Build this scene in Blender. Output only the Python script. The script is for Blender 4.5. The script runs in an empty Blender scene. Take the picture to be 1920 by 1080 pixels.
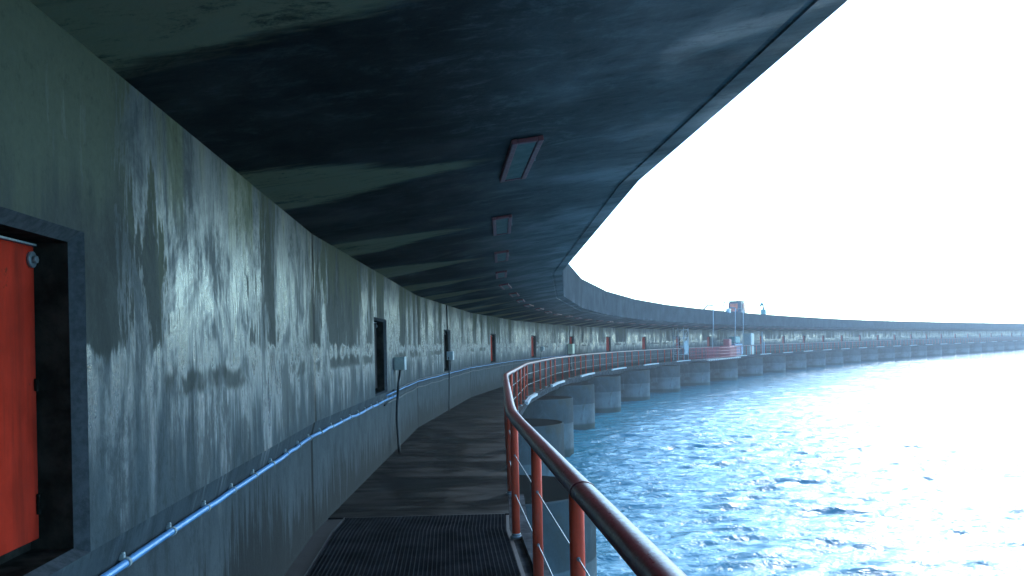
import bpy, bmesh, math, random
import numpy as np
from mathutils import Vector, Matrix
random.seed(7)
sc = bpy.context.scene
# ---------------------------------------------------------------- camera
EYE = 1.65                                   # metres above the walkway; walkway top is z = 0
cam_d = bpy.data.cameras.new("camera")
cam_d.sensor_width = 36.0
cam_d.lens = 1700.457 / 1920 * 36
cam_d.shift_y = 105.44 / 1920
cam_d.clip_start = 0.05
cam_d.clip_end = 20000
cam = bpy.data.objects.new("camera", cam_d)
sc.collection.objects.link(cam)
cam.matrix_world = Matrix.Translation((0, 0, EYE)) @ Matrix.Rotation(math.radians(90), 4, 'X') @ Matrix.Rotation(-0.0198, 4, 'Z')
sc.camera = cam
# ---------------------------------------------------------------- sky, sun, exposure
SUN_EL, SUN_AZ = math.radians(30), math.radians(31)      # azimuth clockwise from +Y
w = bpy.data.worlds.new("World"); sc.world = w; w.use_nodes = True
nt = w.node_tree; nt.nodes.clear()
sky = nt.nodes.new('ShaderNodeTexSky'); sky.sky_type = 'NISHITA'; sky.sun_disc = False
sky.sun_elevation = SUN_EL; sky.sun_rotation = SUN_AZ
sky.air_density = 1.0; sky.dust_density = 0.6; sky.ozone_density = 2.5
bg = nt.nodes.new('ShaderNodeBackground'); bg.inputs[1].default_value = 0.15
wo = nt.nodes.new('ShaderNodeOutputWorld')
cool = nt.nodes.new('ShaderNodeMix'); cool.data_type = 'RGBA'; cool.blend_type = 'MULTIPLY'; cool.inputs[0].default_value = 1.0; cool.inputs[7].default_value = (.62, .95, 1.15, 1)
nt.links.new(sky.outputs[0], cool.inputs[6]); nt.links.new(cool.outputs[2], bg.inputs[0]); nt.links.new(bg.outputs[0], wo.inputs[0])
sd = bpy.data.lights.new("sun", 'SUN'); sd.energy = 0.6; sd.angle = math.radians(14); sd.color = (0.95, 0.98, 1.0)
so = bpy.data.objects.new("sun", sd); sc.collection.objects.link(so)
dirv = Vector((math.sin(SUN_AZ) * math.cos(SUN_EL), math.cos(SUN_AZ) * math.cos(SUN_EL), math.sin(SUN_EL)))
so.rotation_euler = dirv.to_track_quat('Z', 'Y').to_euler(); so.location = (40, 20, 60)
sc.view_settings.view_transform = 'Standard'; sc.view_settings.look = 'None'
sc.view_settings.exposure = 1.9; sc.view_settings.gamma = 1.0
sc.cycles.max_bounces = 8; sc.cycles.diffuse_bounces = 5; sc.cycles.glossy_bounces = 4

# ---------------------------------------------------------------- plan of the curved dam
U = 1.65
L = 6.2312 * U
VERT = [(1.662,-22.552),(0.157,-12.382),(-1.034,-2.17),(-1.765,8.084),(-1.896,18.363),(-1.292,28.624),(0.097,38.809),(2.239,48.862),(5.118,58.73),(8.727,68.355),(12.952,77.727),(17.582,86.906),(22.482,95.944),(27.587,104.869),(32.842,113.706),(38.233,122.46),(43.787,131.113),(49.531,139.64),(55.49,148.017),(61.659,156.242),(68.002,164.334),(74.484,172.315),(81.07,180.21),(87.728,188.044),(94.426,195.845),(101.146,203.626),(107.885,211.391),(114.641,219.141),(121.409,226.881),(128.187,234.611),(134.973,242.336),(141.762,250.056),(148.553,257.776),(155.343,265.497),(162.129,273.22),(168.913,280.947),(175.693,288.676)]
V = np.array(VERT); VS = np.arange(len(V)) - 3 + 0.4969
D = np.diff(V, axis=0); D /= np.linalg.norm(D, axis=1)[:, None]
N = np.stack([D[:, 1], -D[:, 0]], 1)                       # to the water side
def miter():
    out = []
    for i in range(len(V)):
        a = N[max(i-1, 0)]; b = N[min(i, len(N)-1)]
        m = a + b; m = m / np.linalg.norm(m); out.append(m / (m @ b))
    return np.array(out)
MT = miter()
def P(s, o, z=0.0):
    """point at bay coordinate s, offset o (metres, water side positive), height z"""
    i = int(min(max(math.floor(s - VS[0]), 0), len(V)-2)); t = s - VS[i]
    p = (V[i] + MT[i]*o) * (1-t) + (V[i+1] + MT[i+1]*o) * t
    return Vector((p[0], p[1], z))
def heading(s):
    i = int(min(max(math.floor(s - VS[0]), 0), len(V)-2)); return math.atan2(-D[i][0], D[i][1])   # z rotation turning +Y into the tangent
S0, S1 = -2.45, 32.4969
def stations(a, b):
    s = [a] + [v for v in VS if a + 1e-4 < v < b - 1e-4] + [b]
    return s

# ---------------------------------------------------------------- object helpers
COL = sc.collection
def link(name, mesh_or_none, parent=None):
    o = bpy.data.objects.new(name, mesh_or_none); COL.objects.link(o)
    if parent is not None: o.parent = parent
    return o
def tag(o, label=None, cat=None, group=None, kind=None):
    if label: o['label'] = label
    if cat: o['category'] = cat
    if group: o['group'] = group
    if kind: o['kind'] = kind
    return o
class MB:
    def __init__(s): s.v = []; s.f = []; s.uv = []; s.sm = []
    def quad(s, a, b, c, d, uv=None, smooth=False):
        i = len(s.v); s.v += [tuple(a), tuple(b), tuple(c), tuple(d)]; s.f.append((i, i+1, i+2, i+3))
        s.uv += uv if uv else [(0, 0), (1, 0), (1, 1), (0, 1)]; s.sm.append(smooth)
    def box(s, M, x0, x1, y0, y1, z0, z1, bev=0.0):
        bm = bmesh.new()
        bmesh.ops.create_cube(bm, size=1.0)
        for v in bm.verts:
            v.co = Vector(((x0+x1)/2 + v.co.x*(x1-x0), (y0+y1)/2 + v.co.y*(y1-y0), (z0+z1)/2 + v.co.z*(z1-z0)))
        if bev > 0: bmesh.ops.bevel(bm, geom=bm.edges[:], offset=bev, segments=2, affect='EDGES', profile=0.6)
        s.addbm(bm, M)
    def addbm(s, bm, M=None, smooth=False):
        bm.verts.ensure_lookup_table(); i = len(s.v)
        for v in bm.verts: s.v.append(tuple(M @ v.co if M is not None else v.co))
        for f in bm.faces:
            s.f.append(tuple(i + v.index for v in f.verts)); s.sm.append(smooth)
            for v in f.verts: s.uv.append((v.co.x + v.co.y, v.co.z))
        bm.free()
    def tube(s, pts, r, n=10, cap=True, flat=1.0):
        pts = [Vector(p) for p in pts]; i0 = len(s.v); rings = []
        rr = r if isinstance(r, (list, tuple)) else [r]*len(pts)
        d = 0
        for k, p in enumerate(pts):
            t = (pts[min(k+1, len(pts)-1)] - pts[max(k-1, 0)]).normalized()
            up = Vector((0, 0, 1)) if abs(t.z) < 0.95 else Vector((1, 0, 0))
            a = t.cross(up).normalized(); b = a.cross(t).normalized()
            if k: d += (p - pts[k-1]).length
            ring = []
            for j in range(n):
                th = 2*math.pi*j/n
                ring.append(len(s.v)); s.v.append(tuple(p + a*math.cos(th)*rr[k] + b*math.sin(th)*rr[k]*flat))
            rings.append((ring, d))
        for k in range(len(rings)-1):
            for j in range(n):
                a, b = rings[k][0], rings[k+1][0]; j2 = (j+1) % n
                s.f.append((a[j], b[j], b[j2], a[j2])); s.sm.append(True)
                s.uv += [(rings[k][1], j/n), (rings[k+1][1], j/n), (rings[k+1][1], (j+1)/n), (rings[k][1], (j+1)/n)]
        if cap:
            s.f.append(tuple(rings[0][0])); s.sm.append(False); s.uv += [(0, 0)]*n
            s.f.append(tuple(reversed(rings[-1][0]))); s.sm.append(False); s.uv += [(0, 0)]*n
    def sweep(s, prof, a, b, smooth=False, close=False, extra=()):
        """prof: list of (o, z, v). Flat facets along the dam, UV = (metres along, v)"""
        st = sorted(set(stations(a, b)) | set(x for x in extra if a < x < b))
        pr = prof + [prof[0]] if close else prof
        for k in range(len(st)-1):
            u0, u1 = st[k]*L, st[k+1]*L
            e0, e1 = st[k], st[k+1]
            for j in range(len(pr)-1):
                (o0, z0, v0), (o1, z1, v1) = pr[j], pr[j+1]
                s.quad(P(e0+1e-6, o0, z0), P(e1-1e-6, o0, z0), P(e1-1e-6, o1, z1), P(e0+1e-6, o1, z1),
                       [(u0, v0), (u1, v0), (u1, v1), (u0, v1)], smooth)
        if close:
            for e, rev in ((a+1e-6, False), (b-1e-6, True)):
                i = len(s.v); s.v += [tuple(P(e, o, z)) for o, z, _ in prof]
                f = tuple(range(i, i+len(prof))); s.f.append(f[::-1] if rev else f); s.sm.append(False)
                s.uv += [(o, z) for o, z, _ in prof]
    def build(s, name, mat, parent=None, weld=True):
        me = bpy.data.meshes.new(name); me.from_pydata(s.v, [], s.f)
        uvl = me.uv_layers.new(name="UVMap"); uvl.data.foreach_set('uv', np.array(s.uv, dtype=np.float32).ravel())
        me.polygons.foreach_set('use_smooth', s.sm)
        me.materials.append(mat)
        if weld:
            bm = bmesh.new(); bm.from_mesh(me); bmesh.ops.remove_doubles(bm, verts=bm.verts, dist=1e-4)
            bm.to_mesh(me); bm.free()
        me.update()
        return link(name, me, parent)
def empty(name, loc=(0, 0, 0), rz=0.0):
    o = link(name, None); o.location = loc; o.rotation_euler = (0, 0, rz); return o

# ---------------------------------------------------------------- material helpers
class NT:
    def tint(s, k):
        l = s.b.inputs['Base Color'].links[0]; src = l.from_socket
        s.l(s.mix(1.0, src, (k*.92, k*1.0, k*1.0), 'MULTIPLY'), s.b.inputs['Base Color']); return s
    def __init__(s, name):
        s.m = bpy.data.materials.new(name); s.m.use_nodes = True; s.t = s.m.node_tree
        s.b = s.t.nodes['Principled BSDF']
    def n(s, t, **kw):
        x = s.t.nodes.new(t)
        for k, v in kw.items():
            if k.startswith('i_'):
                x.inputs[k[2:].replace('_', ' ')].default_value = v
            else: setattr(x, k, v)
        return x
    def l(s, a, b): s.t.links.new(a, b)
    def val(s, x, sock):
        if isinstance(x, (int, float)): sock.default_value = x
        elif isinstance(x, tuple): sock.default_value = x if len(x) == 4 else (*x, 1)
        else: s.l(x, sock)
    def math(s, op, a, b=0.0, c=0.0, clamp=False):
        x = s.n('ShaderNodeMath', operation=op, use_clamp=clamp); s.val(a, x.inputs[0]); s.val(b, x.inputs[1]); s.val(c, x.inputs[2]); return x.outputs[0]
    def mix(s, f, a, b, mode='MIX'):
        x = s.n('ShaderNodeMix', data_type='RGBA', blend_type=mode); s.val(f, x.inputs[0]); s.val(a, x.inputs[6]); s.val(b, x.inputs[7]); return x.outputs[2]
    def uv(s):
        t = s.n('ShaderNodeUVMap'); sp = s.n('ShaderNodeSeparateXYZ'); s.l(t.outputs[0], sp.inputs[0]); return t.outputs[0], sp.outputs[0], sp.outputs[1]
    def comb(s, x, y, z=0.0):
        c = s.n('ShaderNodeCombineXYZ'); s.val(x, c.inputs[0]); s.val(y, c.inputs[1]); s.val(z, c.inputs[2]); return c.outputs[0]
    def noise(s, vec, scale=1.0, detail=5.0, rough=0.6, dist=0.0):
        x = s.n('ShaderNodeTexNoise', i_Scale=scale, i_Detail=detail, i_Roughness=rough, i_Distortion=dist); s.l(vec, x.inputs['Vector']); return x.outputs[0]
    def rmp(s, x, a, b, c=0.0, d=1.0):
        m = s.n('ShaderNodeMapRange', interpolation_type='SMOOTHSTEP'); s.val(x, m.inputs[0])
        for i, q in enumerate((a, b, c, d)): s.val(q, m.inputs[i+1])
        return m.outputs[0]
    def bump(s, h, strength=0.3, dist=0.01):
        b = s.n('ShaderNodeBump', i_Strength=strength, i_Distance=dist); s.l(h, b.inputs['Height']); s.l(b.outputs[0], s.b.inputs['Normal']); return b
    def near(s, x, c, wd, soft):
        """1 where |x-c|<wd, falling to 0 over soft"""
        return s.rmp(s.math('ABSOLUTE', s.math('SUBTRACT', x, c)), wd, wd+soft, 1.0, 0.0)

def simple(name, col, rough=0.5, metal=0.0, var=0.25, scale=6.0, bump=0.15, spec=0.5):
    m = NT(name); tc = m.n('ShaderNodeTexCoord'); v = tc.outputs['Object']
    n1 = m.noise(v, scale, 6, 0.65); n2 = m.noise(v, scale*9, 3, 0.6)
    d = tuple(c*(1-var) for c in col); l_ = tuple(min(1, c*(1+var)) for c in col)
    c = m.mix(m.rmp(n1, .3, .7), d, l_); c = m.mix(m.rmp(n2, .62, .75, 0, .5), c, tuple(x*.5 for x in col))
    m.l(c, m.b.inputs['Base Color']); m.b.inputs['Roughness'].default_value = rough; m.b.inputs['Metallic'].default_value = metal
    m.b.inputs['Specular IOR Level'].default_value = spec
    if bump: m.bump(n2, bump, 0.004)
    return m.m

# ---- wall concrete: u metres along the wall, v height above the walkway
def wall_material():
    m = NT('wet_board_marked_concrete'); uv, u, v = m.uv()
    sb = m.math('DIVIDE', u, L)
    big = m.noise(m.comb(m.math('MULTIPLY', u, .55), m.math('MULTIPLY', v, .35), 3.0), 1.0, 6, .6)
    st = m.noise(m.comb(m.math('MULTIPLY', u, 4.2), m.math('MULTIPLY', v, .38), 1.0), 1.0, 7, .65, .3)       # long runs
    st2 = m.noise(m.comb(m.math('MULTIPLY', u, 13.0), m.math('MULTIPLY', v, 1.1), 7.0), 1.0, 6, .7, .4)      # fine runs
    fine = m.noise(m.comb(u, v, 0), 34.0, 5, .7)
    med = m.noise(m.comb(u, m.math('MULTIPLY', v, .8), 5), 3.2, 7, .65, .5)
    c0 = lambda x, k: m.math('MULTIPLY', m.math('SUBTRACT', x, .5), k)
    add = lambda *q: q[0] if len(q) == 1 else m.math('ADD', q[0], add(*q[1:]))
    mot = m.noise(m.comb(m.math('MULTIPLY', u, 2.0), m.math('MULTIPLY', v, 1.3), 11), 1.0, 9, .74, .5)
    rag = m.noise(m.comb(m.math('MULTIPLY', u, 8.0), m.math('MULTIPLY', v, 1.1), 21), 1.0, 7, .72, .3)
    rag2 = m.noise(m.comb(m.math('MULTIPLY', u, 26.0), m.math('MULTIPLY', v, 5.0), 31), 1.0, 5, .75, .4)
    col = m.noise(m.comb(m.math('MULTIPLY', u, .95), m.math('MULTIPLY', v, .16), 43), 1.0, 2, .5, .2)
    # mid-grey foot, pale damp field above, reflected sky sheen painted into its colour
    B2 = add(1.22, c0(st, 1.7), c0(st2, .8), c0(mot, .9))
    pale = m.rmp(m.math('SUBTRACT', v, B2), -.22, .30)
    pale = m.math('MULTIPLY', pale, m.rmp(add(mot, c0(rag, .5), c0(rag2, .3)), .38, .60, .15, 1.0))
    # matte brown-grey patches with ragged runs, ending at the pour joint
    hot = m.math('SUBTRACT', m.math('MULTIPLY', m.near(sb, .285, .03, .03), .09), m.math('MULTIPLY', m.near(sb, .185, .035, .035), .13))
    hot = m.math('SUBTRACT', hot, m.math('MULTIPLY', m.near(sb, .41, .05, .05), .07))
    hot = m.math('ADD', hot, m.math('MULTIPLY', m.near(sb, .64, .06, .05), .07))
    hot = m.math('ADD', hot, m.math('MULTIPLY', m.math('MULTIPLY', m.near(sb, .03, .045, .03), m.rmp(v, 1.95, 2.4, 1.0, 0.0)), .09))
    D_ = add(c0(col, .9), .5, c0(rag, .75), c0(rag2, .28), c0(mot, .50), hot)
    jl = add(1.64, c0(mot, .42), c0(rag, .15), c0(rag2, .08))
    dark = m.math('MULTIPLY', m.rmp(D_, .515, .575), m.rmp(m.math('SUBTRACT', v, jl), -.01, .035))
    fade = .93
    dark = m.math('MULTIPLY', dark, fade)
    uj = m.math('MULTIPLY', m.near(add(v, c0(mot, .25), c0(rag, .12)), 1.50, .03, .05), m.rmp(add(big, c0(mot, .5)), .50, .56, 0, .85))
    dark = m.math('MAXIMUM', dark, uj)
    thin = m.math('MULTIPLY', m.rmp(rag, .60, .68, 0, .6), m.rmp(v, .8, 1.4))
    sheenf = m.math('MULTIPLY', pale, m.math('SUBTRACT', 1.0, m.math('MAXIMUM', dark, thin)))
    sheenf = m.math('MULTIPLY', sheenf, m.rmp(add(v, c0(rag, 1.3), c0(mot, .6)), 2.05, 2.6, 1.0, .38))  # painted sheen weakens towards the soffit
    c = m.mix(m.rmp(med, .3, .72), (.22, .245, .26), (.34, .37, .385)); c = m.mix(m.rmp(add(mot, c0(rag, .6)), .50, .36, 0, .55), c, (.11, .12, .12))
    c = m.mix(sheenf, c, m.mix(m.rmp(rag2, .35, .65), (.20, .25, .29), (.33, .40, .45)))
    c = m.mix(dark, c, m.mix(m.rmp(mot, .4, .6), (.13, .13, .11), (.19, .19, .16)))
    # grime rising from the foot
    ft = m.math('SUBTRACT', m.math('ADD', st2, m.math('MULTIPLY', mot, .5)), m.math('MULTIPLY', v, .50))
    ft = m.math('ADD', ft, m.math('MULTIPLY', m.near(sb, .27, .06, .05), .14))
    c = m.mix(m.rmp(ft, .50, .66, 0, .85), c, (.035, .038, .037))
    # moss and algae under the soffit, on the matte columns
    mo = add(st, m.math('MULTIPLY', v, .40), c0(mot, .5), m.math('MULTIPLY', dark, .22))
    c = m.mix(m.rmp(mo, 1.52, 1.72, 0, .75), c, (.34, .33, .18))
    pa = m.math('MULTIPLY', m.near(sb, -.07, .085, .04), m.rmp(m.math('ADD', v, m.math('MULTIPLY', st, .8)), 2.40, 2.70))
    c = m.mix(m.math('MULTIPLY', pa, .8), c, (.40, .40, .27))
    pb = m.math('MULTIPLY', m.near(sb, .225, .028, .006), m.rmp(add(v, c0(rag, .6)), 2.15, 2.35))
    c = m.mix(m.math('MULTIPLY', pb, .8), c, (.45, .43, .18))
    pc = m.math('MULTIPLY', m.near(sb, .10, .008, .008), m.rmp(add(v, c0(rag, .6)), 2.05, 2.35))
    c = m.mix(m.math('MULTIPLY', pc, .7), c, (.45, .43, .18))
    pj = m.near(v, add(1.60, c0(med, .02)), .004, .010)
    c = m.mix(m.math('MULTIPLY', pj, m.rmp(mot, .45, .6, 0, .6)), c, (.05, .05, .05))
    # one stretch of wall darkened over its full height
    gt = m.near(sb, 5.17, .20, .02); c = m.mix(m.math('MULTIPLY', gt, .85), c, (.05, .052, .045))
    sp_ = m.noise(m.comb(u, v, 3), 13.0, 7, .82)
    c = m.mix(m.rmp(sp_, .48, .28, 0, .55), c, (.07, .075, .07)); c = m.mix(m.rmp(sp_, .55, .75, 0, .35), c, (.40, .44, .46))
    # bay joints
    fr = m.math('FRACT', m.math('SUBTRACT', sb, .4969 - .5))
    jt = m.near(fr, .5, .0042, .0012); c = m.mix(jt, c, (.02, .02, .02))
    c = m.mix(m.rmp(fine, .3, .75, 0, .35), c, m.mix(.5, c, (.06, .06, .06)))
    m.l(c, m.b.inputs['Base Color'])
    m.l(m.mix(sheenf, (.70, .70, .70), (.19, .19, .19)), m.b.inputs['Roughness'])
    sheenf2 = m.math('MULTIPLY', sheenf, m.rmp(sb, .0, .15, .35, 1.0))
    sheenf2 = m.math('MULTIPLY', sheenf2, m.math('ADD', .55, m.math('MULTIPLY', m.near(sb, .23, .06, .16), .45)))  # specular lifted along one stretch to place the sheen's hot spot
    m.l(m.mix(sheenf2, (.06, .06, .06), (1, 1, 1)), m.b.inputs['Specular IOR Level']); m.b.inputs['IOR'].default_value = 1.6
    h = m.math('ADD', m.math('MULTIPLY', fine, .5), m.math('ADD', m.math('MULTIPLY', med, 1.2), m.math('MULTIPLY', jt, -4.0)))
    m.bump(h, .35, .012); m.tint(.24)
    return m.m

# ---- soffit: u metres along, v = offset from the wall in metres
def soffit_material():
    m = NT('grimy_soffit_concrete'); uv, u, v = m.uv(); sb = m.math('DIVIDE', u, L); o = m.math('DIVIDE', v, U)
    n1 = m.noise(m.comb(m.math('MULTIPLY', u, .8), m.math('MULTIPLY', v, .8), 2), 1.0, 7, .6, .4)
    sk = m.noise(m.comb(m.math('MULTIPLY', u, 2.6), m.math('MULTIPLY', v, .45), 4), 1.0, 6, .65, .3)
    fine = m.noise(m.comb(u, v, 0), 30, 5, .7)
    c = m.mix(m.rmp(n1, .3, .7), (.024, .020, .018), (.055, .046, .043))
    # pale tongues running out from the wall below each lamp
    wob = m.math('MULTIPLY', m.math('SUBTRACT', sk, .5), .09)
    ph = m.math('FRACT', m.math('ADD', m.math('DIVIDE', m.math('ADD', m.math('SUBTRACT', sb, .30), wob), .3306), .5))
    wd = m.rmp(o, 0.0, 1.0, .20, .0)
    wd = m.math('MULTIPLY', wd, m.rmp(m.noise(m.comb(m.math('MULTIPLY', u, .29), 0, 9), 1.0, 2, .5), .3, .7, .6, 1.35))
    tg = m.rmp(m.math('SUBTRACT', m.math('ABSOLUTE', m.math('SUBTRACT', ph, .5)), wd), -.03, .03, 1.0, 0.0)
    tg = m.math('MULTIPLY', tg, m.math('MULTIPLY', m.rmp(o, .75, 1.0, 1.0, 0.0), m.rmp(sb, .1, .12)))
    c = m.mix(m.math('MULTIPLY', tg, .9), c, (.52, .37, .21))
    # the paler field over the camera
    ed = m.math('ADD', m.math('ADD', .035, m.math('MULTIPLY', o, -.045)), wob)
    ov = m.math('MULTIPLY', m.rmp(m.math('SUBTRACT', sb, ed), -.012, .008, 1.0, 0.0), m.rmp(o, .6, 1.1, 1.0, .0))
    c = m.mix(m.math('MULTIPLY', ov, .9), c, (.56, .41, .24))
    # paler, bluish-grey outer edge with blotches
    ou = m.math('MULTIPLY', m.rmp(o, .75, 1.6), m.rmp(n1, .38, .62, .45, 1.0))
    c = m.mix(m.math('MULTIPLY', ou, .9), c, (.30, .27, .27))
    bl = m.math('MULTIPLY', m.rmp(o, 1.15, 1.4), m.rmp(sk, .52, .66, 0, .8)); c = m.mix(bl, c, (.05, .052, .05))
    bdm = m.near(m.math('FRACT', m.math('ADD', m.math('DIVIDE', u, .62), m.math('MULTIPLY', n1, .03))), .5, .008, .02)
    c = m.mix(m.math('MULTIPLY', bdm, m.rmp(sk, .35, .6, .05, .45)), c, (.008, .009, .01))
    sp_ = m.noise(m.comb(u, m.math('MULTIPLY', v, .6), 3), 4.5, 9, .82, .4)
    c = m.mix(m.math('MULTIPLY', m.rmp(sp_, .50, .68, 0, .55), m.rmp(o, .3, 1.1, .35, 1.0)), c, (.34, .33, .33)); c = m.mix(m.rmp(sp_, .50, .34, 0, .75), c, (.008, .009, .01))
    c = m.mix(m.near(o, .84, .0022, .003) if False else 0.0, c, (.3, .3, .3))
    fr = m.math('FRACT', m.math('SUBTRACT', sb, .4969 - .5)); jt = m.near(fr, .5, .0008, .0007)
    c = m.mix(m.math('MULTIPLY', jt, .7), c, (.12, .12, .11))
    m.l(c, m.b.inputs['Base Color']); m.l(m.rmp(n1, .35, .7, .7, .42), m.b.inputs['Roughness']); m.l(m.rmp(o, .5, 1.4, .04, .4), m.b.inputs['Specular IOR Level'])
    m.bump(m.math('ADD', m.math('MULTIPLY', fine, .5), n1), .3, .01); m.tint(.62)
    return m.m

def concrete(name, a, b, pale=(.5, .54, .56), runs=.6, rough=.6, lowpale=None):
    m = NT(name); uv, u, v = m.uv()
    n1 = m.noise(m.comb(m.math('MULTIPLY', u, .7), m.math('MULTIPLY', v, .9), 2), 1.0, 7, .62, .4)
    st = m.noise(m.comb(m.math('MULTIPLY', u, 3.3), m.math('MULTIPLY', v, .4), 6), 1.0, 6, .7, .2)
    fine = m.noise(m.comb(u, v, 0), 28, 5, .7)
    c = m.mix(m.rmp(n1, .3, .7), a, b)
    c = m.mix(m.rmp(st, .54, .72, 0, runs), c, pale)
    c = m.mix(m.rmp(st, .44, .30, 0, .5), c, tuple(x*.45 for x in a))
    if lowpale:
        q = m.math('MULTIPLY', m.rmp(m.math('ADD', v, m.math('MULTIPLY', st, .5)), lowpale, lowpale+.35, 1.0, 0.0), m.rmp(n1, .5, .62))
        c = m.mix(m.math('MULTIPLY', q, .85), c, (.62, .68, .72))
    c = m.mix(m.rmp(fine, .35, .8, 0, .3), c, (.08, .08, .08))
    m.l(c, m.b.inputs['Base Color']); m.b.inputs['Roughness'].default_value = rough
    m.bump(m.math('ADD', m.math('MULTIPLY', fine, .5), n1), .3, .012)
    return m

M_wall = wall_material(); M_soffit = soffit_material()
K_CON = .42
M_fascia = concrete('fascia_concrete', (.16, .17, .18), (.27, .28, .29), (.42, .46, .50), .35, .6, lowpale=3.15).tint(.34).m
M_fascia.node_tree.nodes['Principled BSDF'].inputs['Specular IOR Level'].default_value = 0
M_recess = simple('dark_recess_concrete', (.022, .02, .016), .8, var=.6, scale=9, bump=.4, spec=0)
M_frame = simple('recess_edge_concrete', (.075, .078, .08), .8, var=.25, scale=30, bump=.4, spec=0)
def pier_material():
    m = concrete('pier_concrete', (.13, .14, .135), (.22, .235, .23), (.42, .46, .47), .35, .5)
    uv, u, v = m.uv()
    old = m.b.inputs['Base Color'].links[0].from_socket
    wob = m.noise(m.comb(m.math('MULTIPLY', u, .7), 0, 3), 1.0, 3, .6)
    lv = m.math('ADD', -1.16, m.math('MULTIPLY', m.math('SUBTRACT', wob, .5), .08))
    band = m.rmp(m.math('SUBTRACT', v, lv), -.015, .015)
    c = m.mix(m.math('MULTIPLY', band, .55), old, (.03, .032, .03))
    bs_ = m.noise(m.comb(m.math('MULTIPLY', u, 1.6), m.math('MULTIPLY', v, .9), 15), 1.0, 7, .7, .8)
    c = m.mix(m.rmp(bs_, .50, .68, 0, .7), c, (.10, .08, .055)); c = m.mix(m.rmp(bs_, .46, .30, 0, .35), c, (.22, .25, .25))
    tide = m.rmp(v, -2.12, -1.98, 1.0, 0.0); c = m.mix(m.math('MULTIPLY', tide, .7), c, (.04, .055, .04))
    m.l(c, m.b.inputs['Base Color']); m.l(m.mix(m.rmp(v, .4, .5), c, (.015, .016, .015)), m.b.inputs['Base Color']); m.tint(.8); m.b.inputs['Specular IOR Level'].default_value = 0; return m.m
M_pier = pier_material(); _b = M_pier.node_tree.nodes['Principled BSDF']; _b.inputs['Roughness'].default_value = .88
M_slab = simple('pale_slab_edge', (.34, .40, .43), .45, var=.2, scale=5, bump=.2)
M_beam = simple('wet_grey_beam', (.06, .065, .068), .8, var=.5, scale=4, bump=.3, spec=.0)

def floor_material():
    m = NT('wet_walkway_concrete'); uv, u, v = m.uv()
    n1 = m.noise(m.comb(m.math('MULTIPLY', u, 1.2), m.math('MULTIPLY', v, .9), 2), 1.0, 6, .6, .6)
    ac = m.noise(m.comb(m.math('MULTIPLY', u, 3.2), m.math('MULTIPLY', v, .7), 8), 1.0, 5, .65, .3)
    fine = m.noise(m.comb(u, v, 0), 40, 4, .7)
    c = m.mix(m.rmp(n1, .3, .7), (.024, .029, .033), (.05, .06, .068))
    c = m.mix(m.rmp(ac, .56, .80, 0, .4), c, (.12, .15, .165))
    c = m.mix(m.math('MULTIPLY', m.rmp(v, .0, .22, 1.0, 0.0), m.rmp(n1, .4, .6)), c, (.16, .17, .17))
    m.l(c, m.b.inputs['Base Color']); m.l(m.rmp(n1, .38, .55, .4, .6), m.b.inputs['Roughness'])
    m.bump(m.math('ADD', fine, n1), .3, .006); m.tint(.065); m.l(m.rmp(m.math('ADD', m.math('MULTIPLY', ac, .5), m.math('MULTIPLY', n1, .5)), .46, .62, .02, .16), m.b.inputs['Specular IOR Level']); return m.m
M_floor = floor_material()
M_grate = simple('dark_galvanised_grating', (.022, .025, .028), .7, metal=.0, var=.4, scale=3, bump=0, spec=.0)
M_grateline = simple('grating_frame_steel', (.10, .11, .12), .4, metal=.7, var=.4, scale=7, bump=.1)
def paint(name, col, chip, rough, metal=0.0, chips=.66, spec=.5, bump=.1):
    m = NT(name); tc = m.n('ShaderNodeTexCoord'); v = tc.outputs['Object']
    n1 = m.noise(v, 5, 6, .6); n2 = m.noise(v, 45, 5, .7)
    c = m.mix(m.rmp(n1, .3, .7), tuple(x*.78 for x in col), tuple(min(1, x*1.12) for x in col))
    c = m.mix(m.rmp(m.math('ADD', m.math('MULTIPLY', n1, .5), m.math('MULTIPLY', n2, .5)), chips-.06, chips-.02), c, chip)
    m.l(c, m.b.inputs['Base Color']); m.b.inputs['Metallic'].default_value = metal
    m.l(m.rmp(n2, .3, .7, rough*.8, rough*1.25), m.b.inputs['Roughness']); m.bump(n2, bump, .002); m.b.inputs['Specular IOR Level'].default_value = spec; return m.m
M_post = paint('orange_red_paint', (.74, .075, .032), (.20, .03, .015), .55, chips=.72, spec=.1)
M_rail = paint('worn_dark_red_paint', (.13, .014, .018), (.07, .03, .03), .33, chips=.85, bump=.02, spec=.35)
M_door = paint('red_hatch_paint', (.50, .033, .016), (.20, .03, .015), .55, chips=.69, spec=0)
def grime(mat):
    t = mat.node_tree; b = t.nodes['Principled BSDF']; src = b.inputs['Base Color'].links[0].from_socket
    g = t.nodes.new('ShaderNodeNewGeometry'); mp = t.nodes.new('ShaderNodeMapping'); mp.inputs['Scale'].default_value = (9, 9, .7)
    n = t.nodes.new('ShaderNodeTexNoise'); n.inputs['Scale'].default_value = 1.6; n.inputs['Detail'].default_value = 8; n.inputs['Roughness'].default_value = .7
    r = t.nodes.new('ShaderNodeMapRange'); r.inputs[1].default_value = .42; r.inputs[2].default_value = .72; r.inputs[4].default_value = .75
    x = t.nodes.new('ShaderNodeMix'); x.data_type = 'RGBA'; x.inputs[7].default_value = (.13, .022, .014, 1)
    t.links.new(g.outputs['Position'], mp.inputs[0]); t.links.new(mp.outputs[0], n.inputs['Vector']); t.links.new(n.outputs[0], r.inputs[0])
    t.links.new(r.outputs[0], x.inputs[0]); t.links.new(src, x.inputs[6]); t.links.new(x.outputs[2], b.inputs['Base Color'])
grime(M_door); grime(M_post)
M_wire = simple('galvanised_wire', (.45, .48, .50), .35, metal=.6, var=.2, bump=0)
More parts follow.
